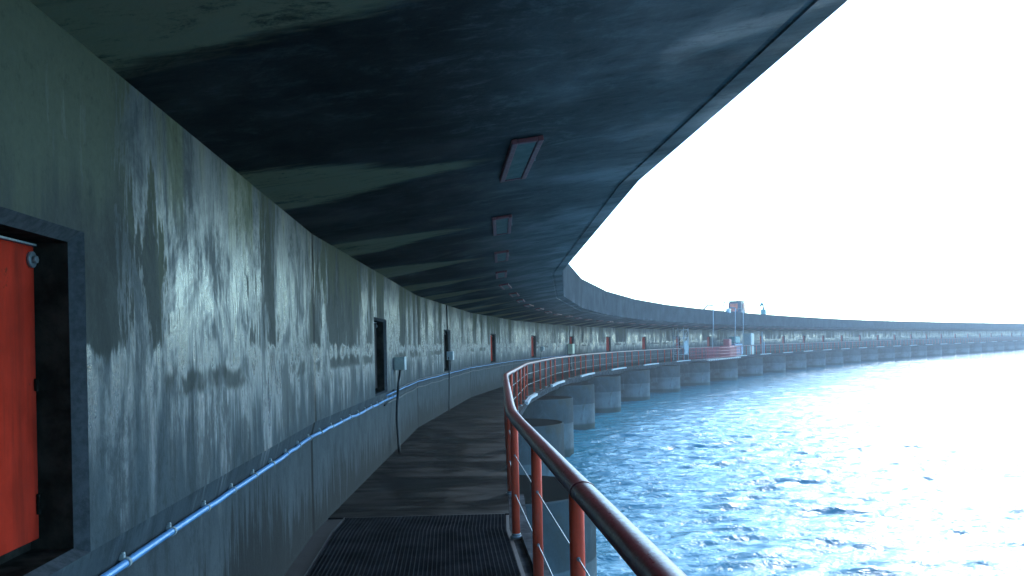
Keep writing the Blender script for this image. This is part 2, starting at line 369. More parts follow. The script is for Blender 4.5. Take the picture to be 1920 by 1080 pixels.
M_steel = simple('weathered_steel', (.22, .23, .23), .45, metal=.5, var=.3)
M_pipe = simple('blue_plastic_pipe', (.16, .40, .72), .3, var=.15, scale=3, bump=0)
M_clip = simple('grey_pipe_clip', (.40, .42, .40), .5, var=.2)
M_cable = simple('black_rubber_cable', (.012, .013, .015), .5, var=.3, bump=.1)
M_box = simple('weathered_grey_plastic', (.42, .43, .38), .45, var=.15, scale=8)
M_lid = simple('pale_box_lid', (.42, .47, .48), .35, var=.12, scale=8)
M_cab = simple('cream_cabinet_paint', (.62, .60, .40), .45, var=.15, scale=6)
M_lframe = paint('faded_pink_red_frame', (.34, .075, .08), (.18, .10, .09), .5)
M_lens = simple('cloudy_lamp_lens', (.14, .16, .13), .5, var=.3, scale=8, bump=.2, spec=.2)
M_pink = paint('faded_red_cage_paint', (.48, .06, .07), (.25, .08, .08), .5)
M_teal = simple('faded_teal_paint', (.10, .30, .30), .5)
M_navy = simple('dark_cabin_paint', (.09, .09, .12), .45)
M_orange = simple('orange_panel_paint', (.70, .16, .09), .5)
M_white = simple('white_painted_metal', (.42, .46, .50), .4, var=.1)
M_blue = simple('blue_tarpaulin', (.12, .24, .40), .5, var=.3)

# ---------------------------------------------------------------- heights and offsets (metres)
H_C0 = EYE + .6178*U                 # soffit at the wall
def soff(o): return H_C0 + (.8685-.6178)/1.7212*o
O_RAIL = 1.0561*U; O_FACE = 1.79*U; H_TOP = EYE + 1.6465*U
H_DOOR0, H_DOOR1 = EYE - .41*U, EYE + .24*U
WATER = EYE - 2.40*U
Z_LU, Z_LL = EYE - .398*U, EYE - .468*U; REC = -.04
DW = 1.3 / L                          # hatch width in bays
# ---------------------------------------------------------------- WATER
def water():
    rng = np.random.RandomState(5)
    waves = []
    for i in range(110):
        lam = 0.36 * (5.5 ** (rng.rand() ** 1.7)); th = math.radians(-90 + rng.normal(0, 22) + 6); 
        k = 2*math.pi/lam; amp = 0.0064 * lam ** 0.6
        waves.append((k*math.cos(th), k*math.sin(th), amp, rng.rand()*2*math.pi, k))
    def axis(a0, a1, a2):
        v = list(np.arange(a0, a1, .11)); d = .11
        while v[-1] < a2: d = min(d*1.008, .42); v.append(v[-1]+d)
        return np.array(v)
    xs = axis(-4.0, 26.0, 105.0); ys = axis(-3.0, 36.0, 150.0); nx, ny = len(xs), len(ys)
    X, Y = np.meshgrid(xs, ys); x0, x1, y0, y1 = xs[0], xs[-1], ys[0], ys[-1]
    SX, SY = np.meshgrid(np.gradient(xs), np.gradient(ys))
    h = np.zeros_like(X)
    for kx, ky, a, ph, k in waves:
        lam = 2*math.pi/k; wt = np.clip((lam/(np.maximum(SY, SX*.5)*3.0) - .6)/.6, 0, 1)
        p_ = kx*X + ky*Y + ph
        h += wt*a*(1.0 - 1.6*np.abs(np.sin(p_*.5)) + .3*np.sin(p_))
    h -= h.mean()
    fade = np.clip(np.minimum.reduce([X-x0, x1-X, Y-y0, y1-Y])/5.0, 0, 1)
    Z = WATER + h*fade
    co = np.stack([X.ravel(), Y.ravel(), Z.ravel()], 1)
    idx = np.arange(nx*ny).reshape(ny, nx)
    a = idx[:-1, :-1].ravel(); b = idx[:-1, 1:].ravel(); c = idx[1:, 1:].ravel(); d = idx[1:, :-1].ravel()
    faces = np.stack([a, b, c, d], 1)
    base = len(co); R = 1200.0
    ring_o = [(-R, -R), (R, -R), (R, R), (-R, R)]
    # intermediate rings so the far sheet shares the near sheet's border line
    ext = [(x, y, WATER) for x, y in ring_o]
    co = np.concatenate([co, np.array(ext)])
    fl = [tuple(int(q) for q in f) for f in faces]
    bot = [int(q) for q in idx[0, :]]; rgt = [int(q) for q in idx[:, -1]]; top = [int(q) for q in idx[-1, ::-1]]; lft = [int(q) for q in idx[::-1, 0]]
    e = base
    fl.append((e, e+1) + tuple(bot[::-1])); fl.append((e+1, e+2) + tuple(rgt[::-1])); fl.append((e+2, e+3) + tuple(top[::-1])); fl.append((e+3, e) + tuple(lft[::-1]))
    me = bpy.data.meshes.new('water'); me.from_pydata(co.tolist(), [], fl); me.polygons.foreach_set('use_smooth', [True]*(len(fl)-4) + [False]*4)
    m = NT('choppy_river_water'); tc = m.n('ShaderNodeNewGeometry'); pos = tc.outputs['Position']
    sp = m.n('ShaderNodeSeparateXYZ'); m.l(pos, sp.inputs[0])
    vx = m.comb(m.math('MULTIPLY', sp.outputs[0], .55), sp.outputs[1], 0)
    a = m.noise(vx, 2.3, 5, .6, .5); b = m.noise(vx, .8, 3, .55, .4); c = m.noise(vx, 8.0, 4, .65, .3)
    h = m.math('ADD', m.math('ADD', m.math('MULTIPLY', a, 1.5), m.math('MULTIPLY', b, 1.6)), m.math('MULTIPLY', c, .45))
    m.bump(h, .55, .12)
    m.b.inputs['Base Color'].default_value = (.024, .19, .24, 1); m.b.inputs['Roughness'].default_value = .07
    m.b.inputs['IOR'].default_value = 1.33
    me.materials.append(m.m)
    o = link('water', me); tag(o, kind='structure'); return o
water()

# ---------------------------------------------------------------- DAM WALL with its hatches
FIRST, LAST = -2, 31
wall = empty('dam_wall', P(0, 0, 0)); wall.location = (0, 0, 0)
tag(wall, 'long curved grey concrete wall with red hatches, streaked white and mossy, along the walkway', 'wall')
wb = MB(); rb = MB()
for k in range(FIRST, LAST+1):
    a, b = k - .5031, k + .4969
    d0, d1 = k - DW, k
    def strip(s0, s1, prof):
        for j in range(len(prof)-1):
            (o0, z0), (o1, z1) = prof[j], prof[j+1]
            wb.quad(P(s0, o0, z0), P(s1, o0, z0), P(s1, o1, z1), P(s0, o1, z1), [(s0*L, z0), (s1*L, z0), (s1*L, z1), (s0*L, z1)])
    # below the ledge, ledge chamfer
    strip(a+1e-6, b-1e-6, [(REC, WATER-3), (REC, 0.0), (REC, Z_LL), (-.012, Z_LU-.004), (0, Z_LU)])
    low = [(0, Z_LU), (0, H_DOOR0)]; mid = [(0, H_DOOR0), (0, H_DOOR1)]; up = [(0, H_DOOR1), (0, H_C0 + .02)]
    if H_DOOR0 - Z_LU > 1e-3: strip(a+1e-6, b-1e-6, low)
    else: up = up
    h0 = max(H_DOOR0, Z_LU)
    strip(a+1e-6, d0, [(0, h0), (0, H_DOOR1)]); strip(d1, b-1e-6, [(0, h0), (0, H_DOOR1)])
    strip(a+1e-6, b-1e-6, up)
W_obj = wb.build('wall_face', M_wall, wall)
# recess proto in local coords: x = along (+y tangent used below). Built per bay (cheap) as parts of the wall
def frame_at(s, o=0.0, z=0.0):
    p = P(s, o, z); h = heading(s)
    return Matrix.Translation(p) @ Matrix.Rotation(h, 4, 'Z')      # local +Y along the dam, +X towards the water
h0 = max(H_DOOR0, Z_LU); HW = 1.3; DEP = -.175
def recess_mesh():
    mb = MB()
    c = .035
    o = [(0, -HW, h0), (0, 0, h0), (0, 0, H_DOOR1), (0, -HW, H_DOOR1)]
    i = [(-.04, -HW+c, h0+c*.6), (-.04, -c, h0+c*.6), (-.04, -c, H_DOOR1-c), (-.04, -HW+c, H_DOOR1-c)]
    for j in range(4):
        j2 = (j+1) % 4; mb.quad(o[j], o[j2], i[j2], i[j])
    return mb, i
mb, inn = recess_mesh()
lip_me = mb.build('hatch_frame', M_frame); 
mb2 = MB(); bk = [(DEP, y, z) for _, y, z in inn]
for j in range(4):
    j2 = (j+1) % 4; mb2.quad(inn[j], inn[j2], bk[j2], bk[j])
mb2.quad(bk[0], bk[1], bk[2], bk[3])
rec_me = mb2.build('hatch_recess', M_recess)
# red panel leaning just proud of the recess back, rounded corners, folded top flange, bolts
def panel():
    mb = MB(); y0, y1, z0, z1 = -HW+.06, -.05, h0+.06, H_DOOR1-.05
    mb.box(None if False else Matrix.Identity(4), DEP+.01, DEP+.035, y0, y1, z0, z1, .006)
    d = mb.build('hatch_door', M_door)
    b2 = MB(); b2.box(Matrix.Identity(4), DEP+.036, DEP+.040, y0+.02, y1-.02, z1-.006, z1-.001); 
    return d, (y0, y1, z0, z1)
door_o, (dy0, dy1, dz0, dz1) = panel()
tm = MB(); tm.box(Matrix.Identity(4), DEP+.008, DEP+.044, dy0, dy1, dz1+.001, dz1+.007); trim_o = tm.build('top_trim', M_lid)
def cyl(mb, c, axis, r, h, n=16):
    c = Vector(c); ax = Vector(axis).normalized(); mb.tube([c, c+ax*h], r, n)
bl = MB(); cyl(bl, (DEP+.034, dy1-.03, dz1-.045), (1, 0, 0), .026, .012, 20); cyl(bl, (DEP+.046, dy1-.03, dz1-.045), (1, 0, 0), .013, .012, 6); bolt_o = bl.build('lock_washer', M_steel)
hg = MB(); hg.box(Matrix.Identity(4), DEP+.036, DEP+.046, dy1-.022, dy1-.006, -.02, .02, .003); hinge_o = hg.build('hinge', M_recess)
M_dark = simple('dark_brown_hatch', (.03, .022, .02), .7, var=.4, spec=.15)
for k in range(FIRST, LAST+1):
    Mx = frame_at(k)
    def put(o, par, first=(k == FIRST), Z=0.0):
        c = o if first else o.copy()
        if not first: COL.objects.link(c)
        c.parent = par; return c
    fr_ = put(lip_me, wall); fr_.matrix_local = Mx
    rc = put(rec_me, fr_); rc.matrix_local = Matrix.Identity(4)
    dr = put(door_o, wall); dr.matrix_local = Mx
    if k in (1, 2):  # near-black brown instead of red, so these recesses read as dark slits
        dr.data = dr.data.copy(); dr.data.materials[0] = M_dark; dr['label'] = 'dark hatch door'
    if -1 <= k <= 4:
        for src in (trim_o, bolt_o):
            c = src if k == -1 else src.copy()
            if k != -1: COL.objects.link(c)
            c.parent = dr; c.matrix_local = Matrix.Identity(4)
        for i, hz in enumerate((1.55, 1.18, dz0+.10)):
            c = hinge_o if (k == -1 and i == 0) else hinge_o.copy()
            if not (k == -1 and i == 0): COL.objects.link(c)
            c.parent = dr; c.matrix_local = Matrix.Translation((0, 0, hz))

# ---------------------------------------------------------------- BRIDGE DECK over the walkway
deck = empty('bridge_deck')
tag(deck, 'dark stained concrete road deck overhanging the walkway, curving away with a grey fascia', 'bridge deck')
sb_ = MB(); O_G = 1.665*U
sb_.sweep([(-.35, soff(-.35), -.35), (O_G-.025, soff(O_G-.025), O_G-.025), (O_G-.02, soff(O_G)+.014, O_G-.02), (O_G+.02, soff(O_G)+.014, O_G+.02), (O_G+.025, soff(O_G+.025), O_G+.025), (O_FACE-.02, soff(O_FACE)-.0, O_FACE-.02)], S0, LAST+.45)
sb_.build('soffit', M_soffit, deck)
fb_ = MB()
z0 = soff(O_FACE)
fb_.sweep([(O_FACE-.02, z0, z0-.02), (O_FACE, z0+.02, z0), (O_FACE, H_TOP-.03, H_TOP-.03), (O_FACE-.03, H_TOP, H_TOP), (O_FACE-.45, H_TOP, H_TOP+.4), (O_FACE-.45, H_TOP-.9, H_TOP+1.3), (-6.0, H_TOP-.9, H_TOP+6)], S0, LAST+.45)
fb_.build('fascia', M_fascia, deck)

# ---------------------------------------------------------------- WALKWAY
walk = empty('walkway'); tag(walk, 'dark wet walkway of concrete and steel grating between the wall and the red railing', 'walkway')
O_E = O_RAIL + .09
fl = MB(); G1 = .5652
fl.sweep([(-.05, 0, -.05), (O_E-.12, 0, O_E-.12), (O_E-.12, -.16, O_E+.04), (-.05, -.16, -.3)], G1, LAST+.45, close=True)
fl.build('concrete_floor', M_floor, walk)
gb = MB()   # grating panels: bearing bars along, cross bars across, real open grid
GW = O_E - .16
for s_a, s_b in ((-.62, -.39), (-.385, -.155), (-.15, .08), (.085, .315), (.32, .565)):
    if s_a < -.5 < s_b: pass
    n = int((GW-.14)/.033)
    for j in range(n+1):
        o = .14 + (GW-.14)*j/n
        gb.sweep([(o-.0035, -.03, 0), (o-.0035, 0, 0), (o+.0035, 0, 0), (o+.0035, -.03, 0)], s_a, s_b)
    m_ = int((s_b-s_a)*L/.034)
    for j in range(m_+1):
        s = s_a + (s_b-s_a)*j/m_
        ds = .0028/L
        gb.quad(P(s-ds, .14, -.002), P(s+ds, .14, -.002), P(s+ds, GW, -.002), P(s-ds, GW, -.002))
        gb.quad(P(s-ds, .14, -.014), P(s-ds, GW, -.014), P(s-ds, GW, -.002), P(s-ds, .14, -.002))
gb.build('grating', M_grate, walk, weld=False)
gf = MB()
gf.sweep([(.115, -.05, 0), (.115, .004, 0), (.122, .004, 0), (.122, -.05, 0)], -.62, .565)
for s in (-.155, .08, .315, .563): gf.quad(P(s, .12, .003), P(s+.0009, .12, .003), P(s+.0009, GW, .003), P(s, GW, .003))
gf.build('grating_frame', M_grateline, walk, weld=False)
bs = MB()   # slab under the grating, wall kerb plate and outer strip
bs.sweep([(-.055, -.012, 0), (.108, -.012, 0), (.108, -.20, 0), (-.055, -.20, 0)], -.62, .565, close=True)
bs.sweep([(GW+.01, -.012, 0), (O_E-.12, -.012, 0), (O_E-.12, -.30, 0), (GW+.01, -.30, 0)], -.62, .565, close=True)
bs.sweep([(.112, -.11, 0), (GW, -.11, 0), (GW, -.20, 0), (.112, -.20, 0)], -.62, .565, close=True)
bs.build('grating_support', simple('black_wet_slab', (.02, .022, .024), .5, var=.4), walk)
# outer edge: recessed grey beam with a pale slab end in every bay
eb = MB()
eb.sweep([(O_E-.115, -.04, 0), (O_E-.05, -.04, 0), (O_E-.05, -.24, 0), (O_E-.115, -.24, 0)], -2.4, LAST+.45, close=True)
eb.build('edge_beam', M_beam, walk)
for k in range(-1, LAST+1):
    e = MB(); e.sweep([(O_E-.045, .012, 0), (O_E+.05, .012, 0), (O_E+.05, -.075, 0), (O_E-.045, -.075, 0)], k+.22, k+.67, close=True)
    e.build('slab_end', M_slab if k > 0 else M_beam, walk)
    e = MB(); e.sweep([(O_E-.045, -.02, 0), (O_E+.01, -.02, 0), (O_E+.01, -.085, 0), (O_E-.045, -.085, 0)], k+.69, k+1.19, close=True)
    e.build('edge_strip', M_beam, walk)
# bracket beams carrying the walkway across the gaps
br = MB(); br.sweep([(.25, -.21, 0), (.45, -.21, 0), (.45, -.42, 0), (.25, -.42, 0)], -1.4, LAST+.4, close=True)
br.build('support_beam', M_beam, walk); br = MB(); br.sweep([(1.25, -.21, 0), (1.45, -.21, 0), (1.45, -.42, 0), (1.25, -.42, 0)], -1.4, LAST+.4, close=True)
br.build('support_beam', M_beam, walk)

# ---------------------------------------------------------------- PIERS
PIER_S, PIER_OC, PIER_R = .894, .953*U, .8*U; PZ1 = EYE - 1.161*U - .02
def pier_mesh():
    mb = MB(); n = 28; pts = []
    pts.append((-PIER_OC-.3, -PIER_R))
    for j in range(n+1):
        th = -math.pi/2 + math.pi*j/n; pts.append((PIER_R*math.cos(th), PIER_R*math.sin(th)))
    pts.append((-PIER_OC-.3, PIER_R))
    lv = [WATER-3, PZ1-.03, PZ1]; ins = [0, 0, .03]
    d = [0]
    for j in range(1, len(pts)): d.append(d[-1] + math.dist(pts[j], pts[j-1]))
    for a in range(2):
        for j in range(len(pts)-1):
            def q(jj, aa):
                x, y = pts[jj]; r = 1 - ins[aa]/PIER_R; return (x*r, y*r, lv[aa])
            mb.quad(q(j, a), q(j+1, a), q(j+1, a+1), q(j, a+1), [(d[j], lv[a]), (d[j+1], lv[a]), (d[j+1], lv[a+1]), (d[j], lv[a+1])], True)
    r = 1-.03/PIER_R; i = len(mb.v); mb.v += [(x*r, y*r, PZ1) for x, y in pts]; mb.f.append(tuple(range(i, i+len(pts)))); mb.sm.append(False); mb.uv += [(x+8, y*.3+3) for x, y in pts]
    return mb.build('concrete_pier', M_pier)
ORD = ['first', 'second', 'third', 'fourth', 'fifth', 'sixth', 'seventh', 'eighth', 'ninth', 'tenth', 'eleventh', 'twelfth', 'thirteenth', 'fourteenth', 'fifteenth', 'sixteenth', 'seventeenth', 'eighteenth', 'nineteenth', 'twentieth', 'twenty-first', 'twenty-second', 'twenty-third', 'twenty-fourth', 'twenty-fifth', 'twenty-sixth', 'twenty-seventh', 'twenty-eighth', 'twenty-ninth', 'thirtieth', 'thirty-first', 'thirty-second', 'thirty-third']
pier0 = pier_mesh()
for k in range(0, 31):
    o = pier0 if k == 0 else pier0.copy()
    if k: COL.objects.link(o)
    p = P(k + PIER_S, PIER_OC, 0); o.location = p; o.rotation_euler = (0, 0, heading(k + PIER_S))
    extra = {0: 'nearest dark round-nosed concrete pier, half hidden behind the red railing posts'}.get(k, 'round-nosed grey concrete pier in the water, %s counting away from the camera' % ORD[k])
    tag(o, extra, 'pier', 'concrete piers under the walkway')

# ---------------------------------------------------------------- RAILING
rail = empty('guard_railing'); tag(rail, 'orange-red tubular railing with thin wires along the outer walkway edge', 'railing')
ZR = .6383*U - .03
post_s = []
for k in range(-1, LAST+1):
    for f in ((.09, .27, .46, .68, .89) if k == 0 else (.09, .29, .49, .69, .89)):
        s = k + f
        if s > -.5 and s < LAST+.3: post_s.append(s)
pm = MB(); pm.tube([(0, 0, .0), (0, 0, ZR-.02)], .034, 16)
post0 = pm.build('post', M_post)
bp = MB(); bp.tube([(0, 0, -.012), (0, 0, .012)], .052, 16); bp.tube([(0, 0, .012), (0, 0, .03)], .040, 14); foot0 = bp.build('base_plate', M_steel)
eye0 = []
for z in (.70, .36):
    ey = MB()
    ey.tube([(0, -.046, z), (0, .046, z)], .009, 10); eye0.append(ey.build('wire_clamp', M_steel))
count = 0
tail = MB()
for s in post_s:
    if count < 98:
        c = post0 if count == 0 else post0.copy()
        if count: COL.objects.link(c)
        c.parent = rail; c.location = P(s, O_RAIL, 0); c.rotation_euler = (0, 0, heading(s))
        if count < 24:
            for src in (foot0, *eye0):
                q = src if count == 0 else src.copy()
                if count: COL.objects.link(q)
                q.parent = c
    else:
        tail.tube([P(s, O_RAIL, 0), P(s, O_RAIL, ZR-.02)], .034, 8)
    count += 1
t_ = tail.build('far_posts', M_post, rail); t_['kind'] = 'stuff'
hr = MB()
ss = np.arange(-.9, LAST+.3, .1); ss = sorted(set([round(float(x), 4) for x in ss]) )
def smoothP(s, o, z):      # the tube is bent, not mitred
    a = P(s-.07, o, z); b = P(s+.07, o, z); c = P(s, o, z); return (a + b + c*2)/4
hr.tube([smoothP(s, O_RAIL, ZR) for s in ss], .054, 20, flat=.80)
hrail = hr.build('handrail', M_rail, rail)
for s in (.07, 1.15, 2.2):
    js = MB(); js.tube([smoothP(s-.002, O_RAIL, ZR), smoothP(s+.002, O_RAIL, ZR)], .057, 20, flat=.80)
    js.build('joint_sleeve', M_rail, rail)
for z in (.70, .36):
    wr = MB(); wr.tube([P(s, O_RAIL, z) for s in post_s], .0038, 6); wr.build('wire', M_wire, rail)

# ---------------------------------------------------------------- CEILING LAMPS
lamp = empty('ceiling_lamp')
fm = MB(); LL, LW = 1.30, .20; T = .032
I4 = Matrix.Identity(4)
fm.box(I4, -LW/2, -LW/2+.038, -LL/2, LL/2, -T, 0, .006); fm.box(I4, LW/2-.038, LW/2, -LL/2, LL/2, -T, 0, .006)
fm.box(I4, -LW/2+.039, LW/2-.039, -LL/2, -LL/2+.04, -T+.002, -.002, .006); fm.box(I4, -LW/2+.039, LW/2-.039, LL/2-.04, LL/2, -T+.002, -.002, .006)
fr = fm.build('lamp_frame', M_lframe, lamp)
lm = MB(); lm.box(I4, -LW/2+.040, LW/2-.040, -LL/2+.042, LL/2-.042, -T+.008, -.002, .003); lm.build('lamp_lens', M_lens, lamp)
lc = MB()
lc.box(I4, LW/2+.001, LW/2+.012, -.02, .02, -T+.006, -.008, .002)
lc.build('lamp_clip', M_steel, lamp)
kids = list(lamp.children)
for i in range(0, 40):
    s = .305 + .3306*i
    if i == 0: root = lamp
    else:
        root = lamp.copy(); COL.objects.link(root)
        for ch in kids:
            c = ch.copy(); COL.objects.link(c); c.parent = root
    oo = 1.03*U
    root.location = P(s, oo, soff(oo)-.001); root.rotation_euler = (0, -math.atan((.8685-.6178)/1.7212), heading(s))
    lab = {0: 'largest pink-framed ceiling lamp, nearest on the dark soffit', 1: 'pink-framed ceiling lamp, second from the nearest along the soffit'}.get(i)
    if not lab: lab = 'small pink-framed ceiling lamp, %s along the soffit counting from the nearest' % (ORD[i] if i < len(ORD) else 'thirty-%s' % {33: 'fourth', 34: 'fifth', 35: 'sixth', 36: 'seventh', 37: 'eighth', 38: 'ninth', 39: 'tenth'}.get(i, 'fourth'))
    tag(root, lab, 'lamp', 'lamps along the soffit')

# ---------------------------------------------------------------- PIPE on the ledge, cables, boxes
pipe = empty('blue_pipe'); tag(pipe, 'thin light-blue pipe clipped along the wall just under its ledge', 'pipe')
pz = EYE - .472*U
pp = MB()
rs = random.Random(3)
ps = [(-.55 + .0265*j) for j in range(0, 64)]
pp.tube([P(s, -.015 + rs.uniform(-.003, .003) + (.0 if s < .3 else rs.uniform(-.004, .004)), pz + (rs.uniform(-.003, .003) if s < .35 else rs.uniform(-.006, .006))) for s in ps], .0145, 12)
pp.build('pipe_run', M_pipe, pipe)
cm = MB(); cm.tube([(0, -.011, 0), (0, .011, 0)], .019, 12); cm.box(I4, -.045, -.005, -.01, .01, .008, .030, .002); cm.tube([(-.02, 0, .030), (-.005, 0, .034)], .006, 8)
clip0 = cm.build('pipe_clip', M_clip, pipe)
first = True
s = -.40
while s < 1.1:
    c = clip0 if first else clip0.copy()
    if not first: COL.objects.link(c)
    first = False; c.parent = pipe; c.location = P(s, -.015, pz); c.rotation_euler = (0, 0, heading(s)); s += .0545
# two thinner dark cables further on
def sag_cable(name, s0, s1, z, r, label, sag, mat=M_cable, step=.05, o=.008, seed=1):
    rr = random.Random(seed); pts = []; n = int((s1-s0)/step)
    for j in range(n+1):
        s = s0 + (s1-s0)*j/n; ph = (s % .21)/.21
        pts.append(P(s, o + rr.uniform(-.004, .004), z - sag*4*ph*(1-ph) + rr.uniform(-.004, .004)))
    m_ = MB(); m_.tube(pts, r, 8); ob = m_.build(name, mat); tag(ob, label, 'cable'); return ob
sag_cable('wall_cable', .98, 9.0, Z_LL-.05, .012, 'black cable sagging along the wall below the ledge, starting at the nearest junction box', .02, seed=4, o=REC+.02)
sag_cable('wall_cable', 1.06, 12.0, Z_LU-.01, .010, 'thin dark cable following the ledge on the wall beyond the blue pipe', .008, seed=9, o=.006)
grey = sag_cable('wall_cable', 1.0, 10.0, Z_LU-.055, .010, 'pale blue-grey cable running between the two dark cables on the wall', .006, mat=M_pipe, seed=6, o=-.02)

def junction_box(s, z, w_, h_, d_, mat, label, name='junction_box', lidm=M_lid):
    r = empty(name, P(s, .0, z), heading(s))
    b = MB(); b.box(I4, .004, d_, -w_/2, w_/2, -h_/2, h_/2, .008); b.build('box_body', mat, r)
    b = MB(); b.box(I4, d_+.001, d_+.018, -w_/2-.004, w_/2+.004, -h_/2-.004, h_/2+.004, .006); b.build('box_lid', lidm, r)
    b = MB()
    for yy in (0,): b.tube([(d_*.5, yy, -h_/2-.045), (d_*.5, yy, -h_/2-.001)], .014, 10)
    b.build('cable_gland', M_cable, r)
    tag(r, label, 'junction box', 'junction boxes on the wall'); return r
zb = EYE - .155*U
junction_box(1.095, zb-.01, .26, .20, .15, M_box, 'nearest grey junction box with a pale lid, beside the second hatch')
junction_box(1.93, EYE-.155*U+.0, .24, .21, .14, M_lid, 'white junction box in front of the third hatch, second from the camera')
junction_box(4.13, EYE-.15*U, .22, .19, .12, M_lid, 'small pale junction box high on a black conduit, beyond the fifth hatch')
junction_box(4.86, EYE-.20*U, .52, .56, .26, M_cab, 'cream-yellow cabinet on the wall beside the dark bay, largest of the boxes', name='wall_cabinet', lidm=M_cab)
def drop(s, z0, z1, r, label, seed, o=.03, ds=.0, name='drop_cable'):
    rr = random.Random(seed); n = 12; pts = []
    for j in range(n+1):
        t = j/n; pts.append(P(s + ds*t + rr.uniform(-.003, .003) - .008*math.sin(t*3.1), o + .02*math.sin(t*5+seed), z0 + (z1-z0)*t))
    m_ = MB(); m_.tube(pts, r, 10); ob = m_.build(name, M_cable); tag(ob, label, 'cable'); return ob
drop(1.085, zb-.10, .01, .022, 'thick black cable hanging from the nearest junction box to the walkway', 2, o=.07, ds=-.02)
drop(1.93, H_C0, .01, .016, 'black conduit running from the soffit down past the white junction box to the floor', 5, o=.03)
drop(4.1, zb-.10, .01, .018, 'black conduit under the small pale junction box', 8, o=.04, ds=-.02)
drop(4.86, EYE-.38*U, .0, .07, 'thick black conduit under the cream-yellow cabinet', 3, o=.10)
drop(4.88, H_C0, EYE, .02, 'thin black conduit above the cream-yellow cabinet', 7, o=.03)

# ---------------------------------------------------------------- WORK PLATFORM and plant, far along the walkway
def bars(mb, pts, r): mb.tube(pts, r, 6)
wp = empty('work_platform', P(8.35, O_RAIL+.1, 0), heading(8.35))
m_ = MB(); Lp = 13.0
m_.box(I4, -.1, 1.3, -Lp/2, Lp/2, -.10, -.02, .01); m_.build('platform_floor', M_steel, wp)
m_ = MB()
for z in (.12, .40, .68, .96):
    for x in (-.05, 1.25): bars(m_, [(x, -Lp/2, z), (x, Lp/2, z)], .03)
for j in range(28):
    y = -Lp/2 + Lp*j/27
    for x in (-.05, 1.25): bars(m_, [(x, y, -.05), (x, y, 1.0)], .025)
m_.build('cage_rail', M_pink, wp)
m_ = MB(); m_.box(I4, .1, 1.1, 3.0, 5.6, .0, 1.1, .12); m_.box(I4, .3, .9, 3.6, 4.6, 1.1, 1.75, .1); m_.build('winch_housing', M_pink, wp)
m_ = MB()
for j in range(16): m_.box(I4, 1.3, 1.36, -Lp/2+.6+j*.8, -Lp/2+.85+j*.8, -.16, -.06, .005)
m_.build('floor_bracket', M_white, wp)
tag(wp, 'faded red work platform with caged rails hung outside the walkway in mid distance', 'work platform')
# hoist lines from above the deck
for s, lab in ((7.95, 'pale hoist line hanging over the fascia, leftmost of three'), (8.75, 'pale hoist line over the fascia, middle of three above the red platform'), (9.05, 'pale hoist line over the fascia beside the orange-windowed cabin, rightmost of three')):
    he = empty('hoist', P(s, O_FACE-.8, H_TOP)); inv = P(s, O_FACE-.8, H_TOP)
    m_ = MB(); m_.tube([P(s, O_FACE+.25, H_TOP+.35)-inv, P(s, O_FACE+.22, H_TOP-1.5)-inv, P(s, O_FACE+.1, .9)-inv], .035, 6); m_.build('hoist_rope', M_white, he)
    m_ = MB(); m_.tube([P(s, O_FACE-.8, H_TOP-.1)-inv, P(s, O_FACE-.2, H_TOP+.42)-inv, P(s, O_FACE+.27, H_TOP+.34)-inv], .07, 6); m_.build('hoist_arm', M_steel, he)
    tag(he, lab, 'hoist', 'hoist lines over the fascia')
# cabin on the deck
cb = empty('crane_cabin', P(9.35, O_FACE-1.2, H_TOP-.9), heading(9.35))
bm = bmesh.new(); bmesh.ops.create_cube(bm, size=1)
for v in bm.verts:
    t = .86 if v.co.z > 0 else 1.0
    v.co = Vector((v.co.x*1.5*t, v.co.y*1.9*t, v.co.z*2.1+1.05))
bmesh.ops.bevel(bm, geom=bm.edges[:], offset=.08, segments=2, affect='EDGES')
m_ = MB(); m_.addbm(bm); m_.build('cabin_body', M_navy, cb)
m_ = MB(); m_.box(I4, .68, .74, -.2, .6, 1.15, 1.9, .04); m_.build('cabin_panel', M_orange, cb)
m_ = MB(); m_.box(I4, -.45, .35, -.93, -.86, 1.1, 1.9, .04); m_.build('cabin_panel', M_orange, cb)
m_ = MB(); m_.box(I4, -.72, .72, -.9, .9, 2.10, 2.18, .03); m_.tube([(0, .2, 2.18), (0, .2, 2.4)], .05, 8); m_.build('cabin_roof', M_steel, cb)
tag(cb, 'dark cabin with an orange panel standing on top of the deck, above the red platform', 'cabin')
# teal davit with hook
dv = empty('davit_crane', P(10.15, O_FACE-.5, H_TOP-.9), heading(10.15))
m_ = MB(); m_.tube([(0, 0, 0), (0, 0, 1.6), (0, -.12, 1.95), (0, -.45, 2.15), (0, -.9, 2.1), (0, -1.15, 1.8)], .11, 8); m_.build('davit_arm', M_teal, dv)
m_ = MB(); m_.box(I4, -.25, .25, -.25, .25, .6, 1.5, .05); m_.build('davit_winch', M_teal, dv)
tag(dv, 'small teal davit with a bent arm on top of the deck right of the cabin', 'davit')
fd = empty('flood_lamp', P(8.55, O_FACE-.35, H_TOP-.9), heading(8.55))
m_ = MB(); m_.tube([(0, 0, 0), (0, 0, 1.5), (.3, -.5, 1.75), (.35, -1.2, 1.8)], .06, 8); m_.build('lamp_arm', M_steel, fd)
m_ = MB(); m_.box(I4, .2, .55, .1, .7, .75, 1.15, .06); m_.build('lamp_head', M_white, fd)
tag(fd, 'small floodlight with bent arm at the deck edge, left of the dark cabin', 'floodlight')
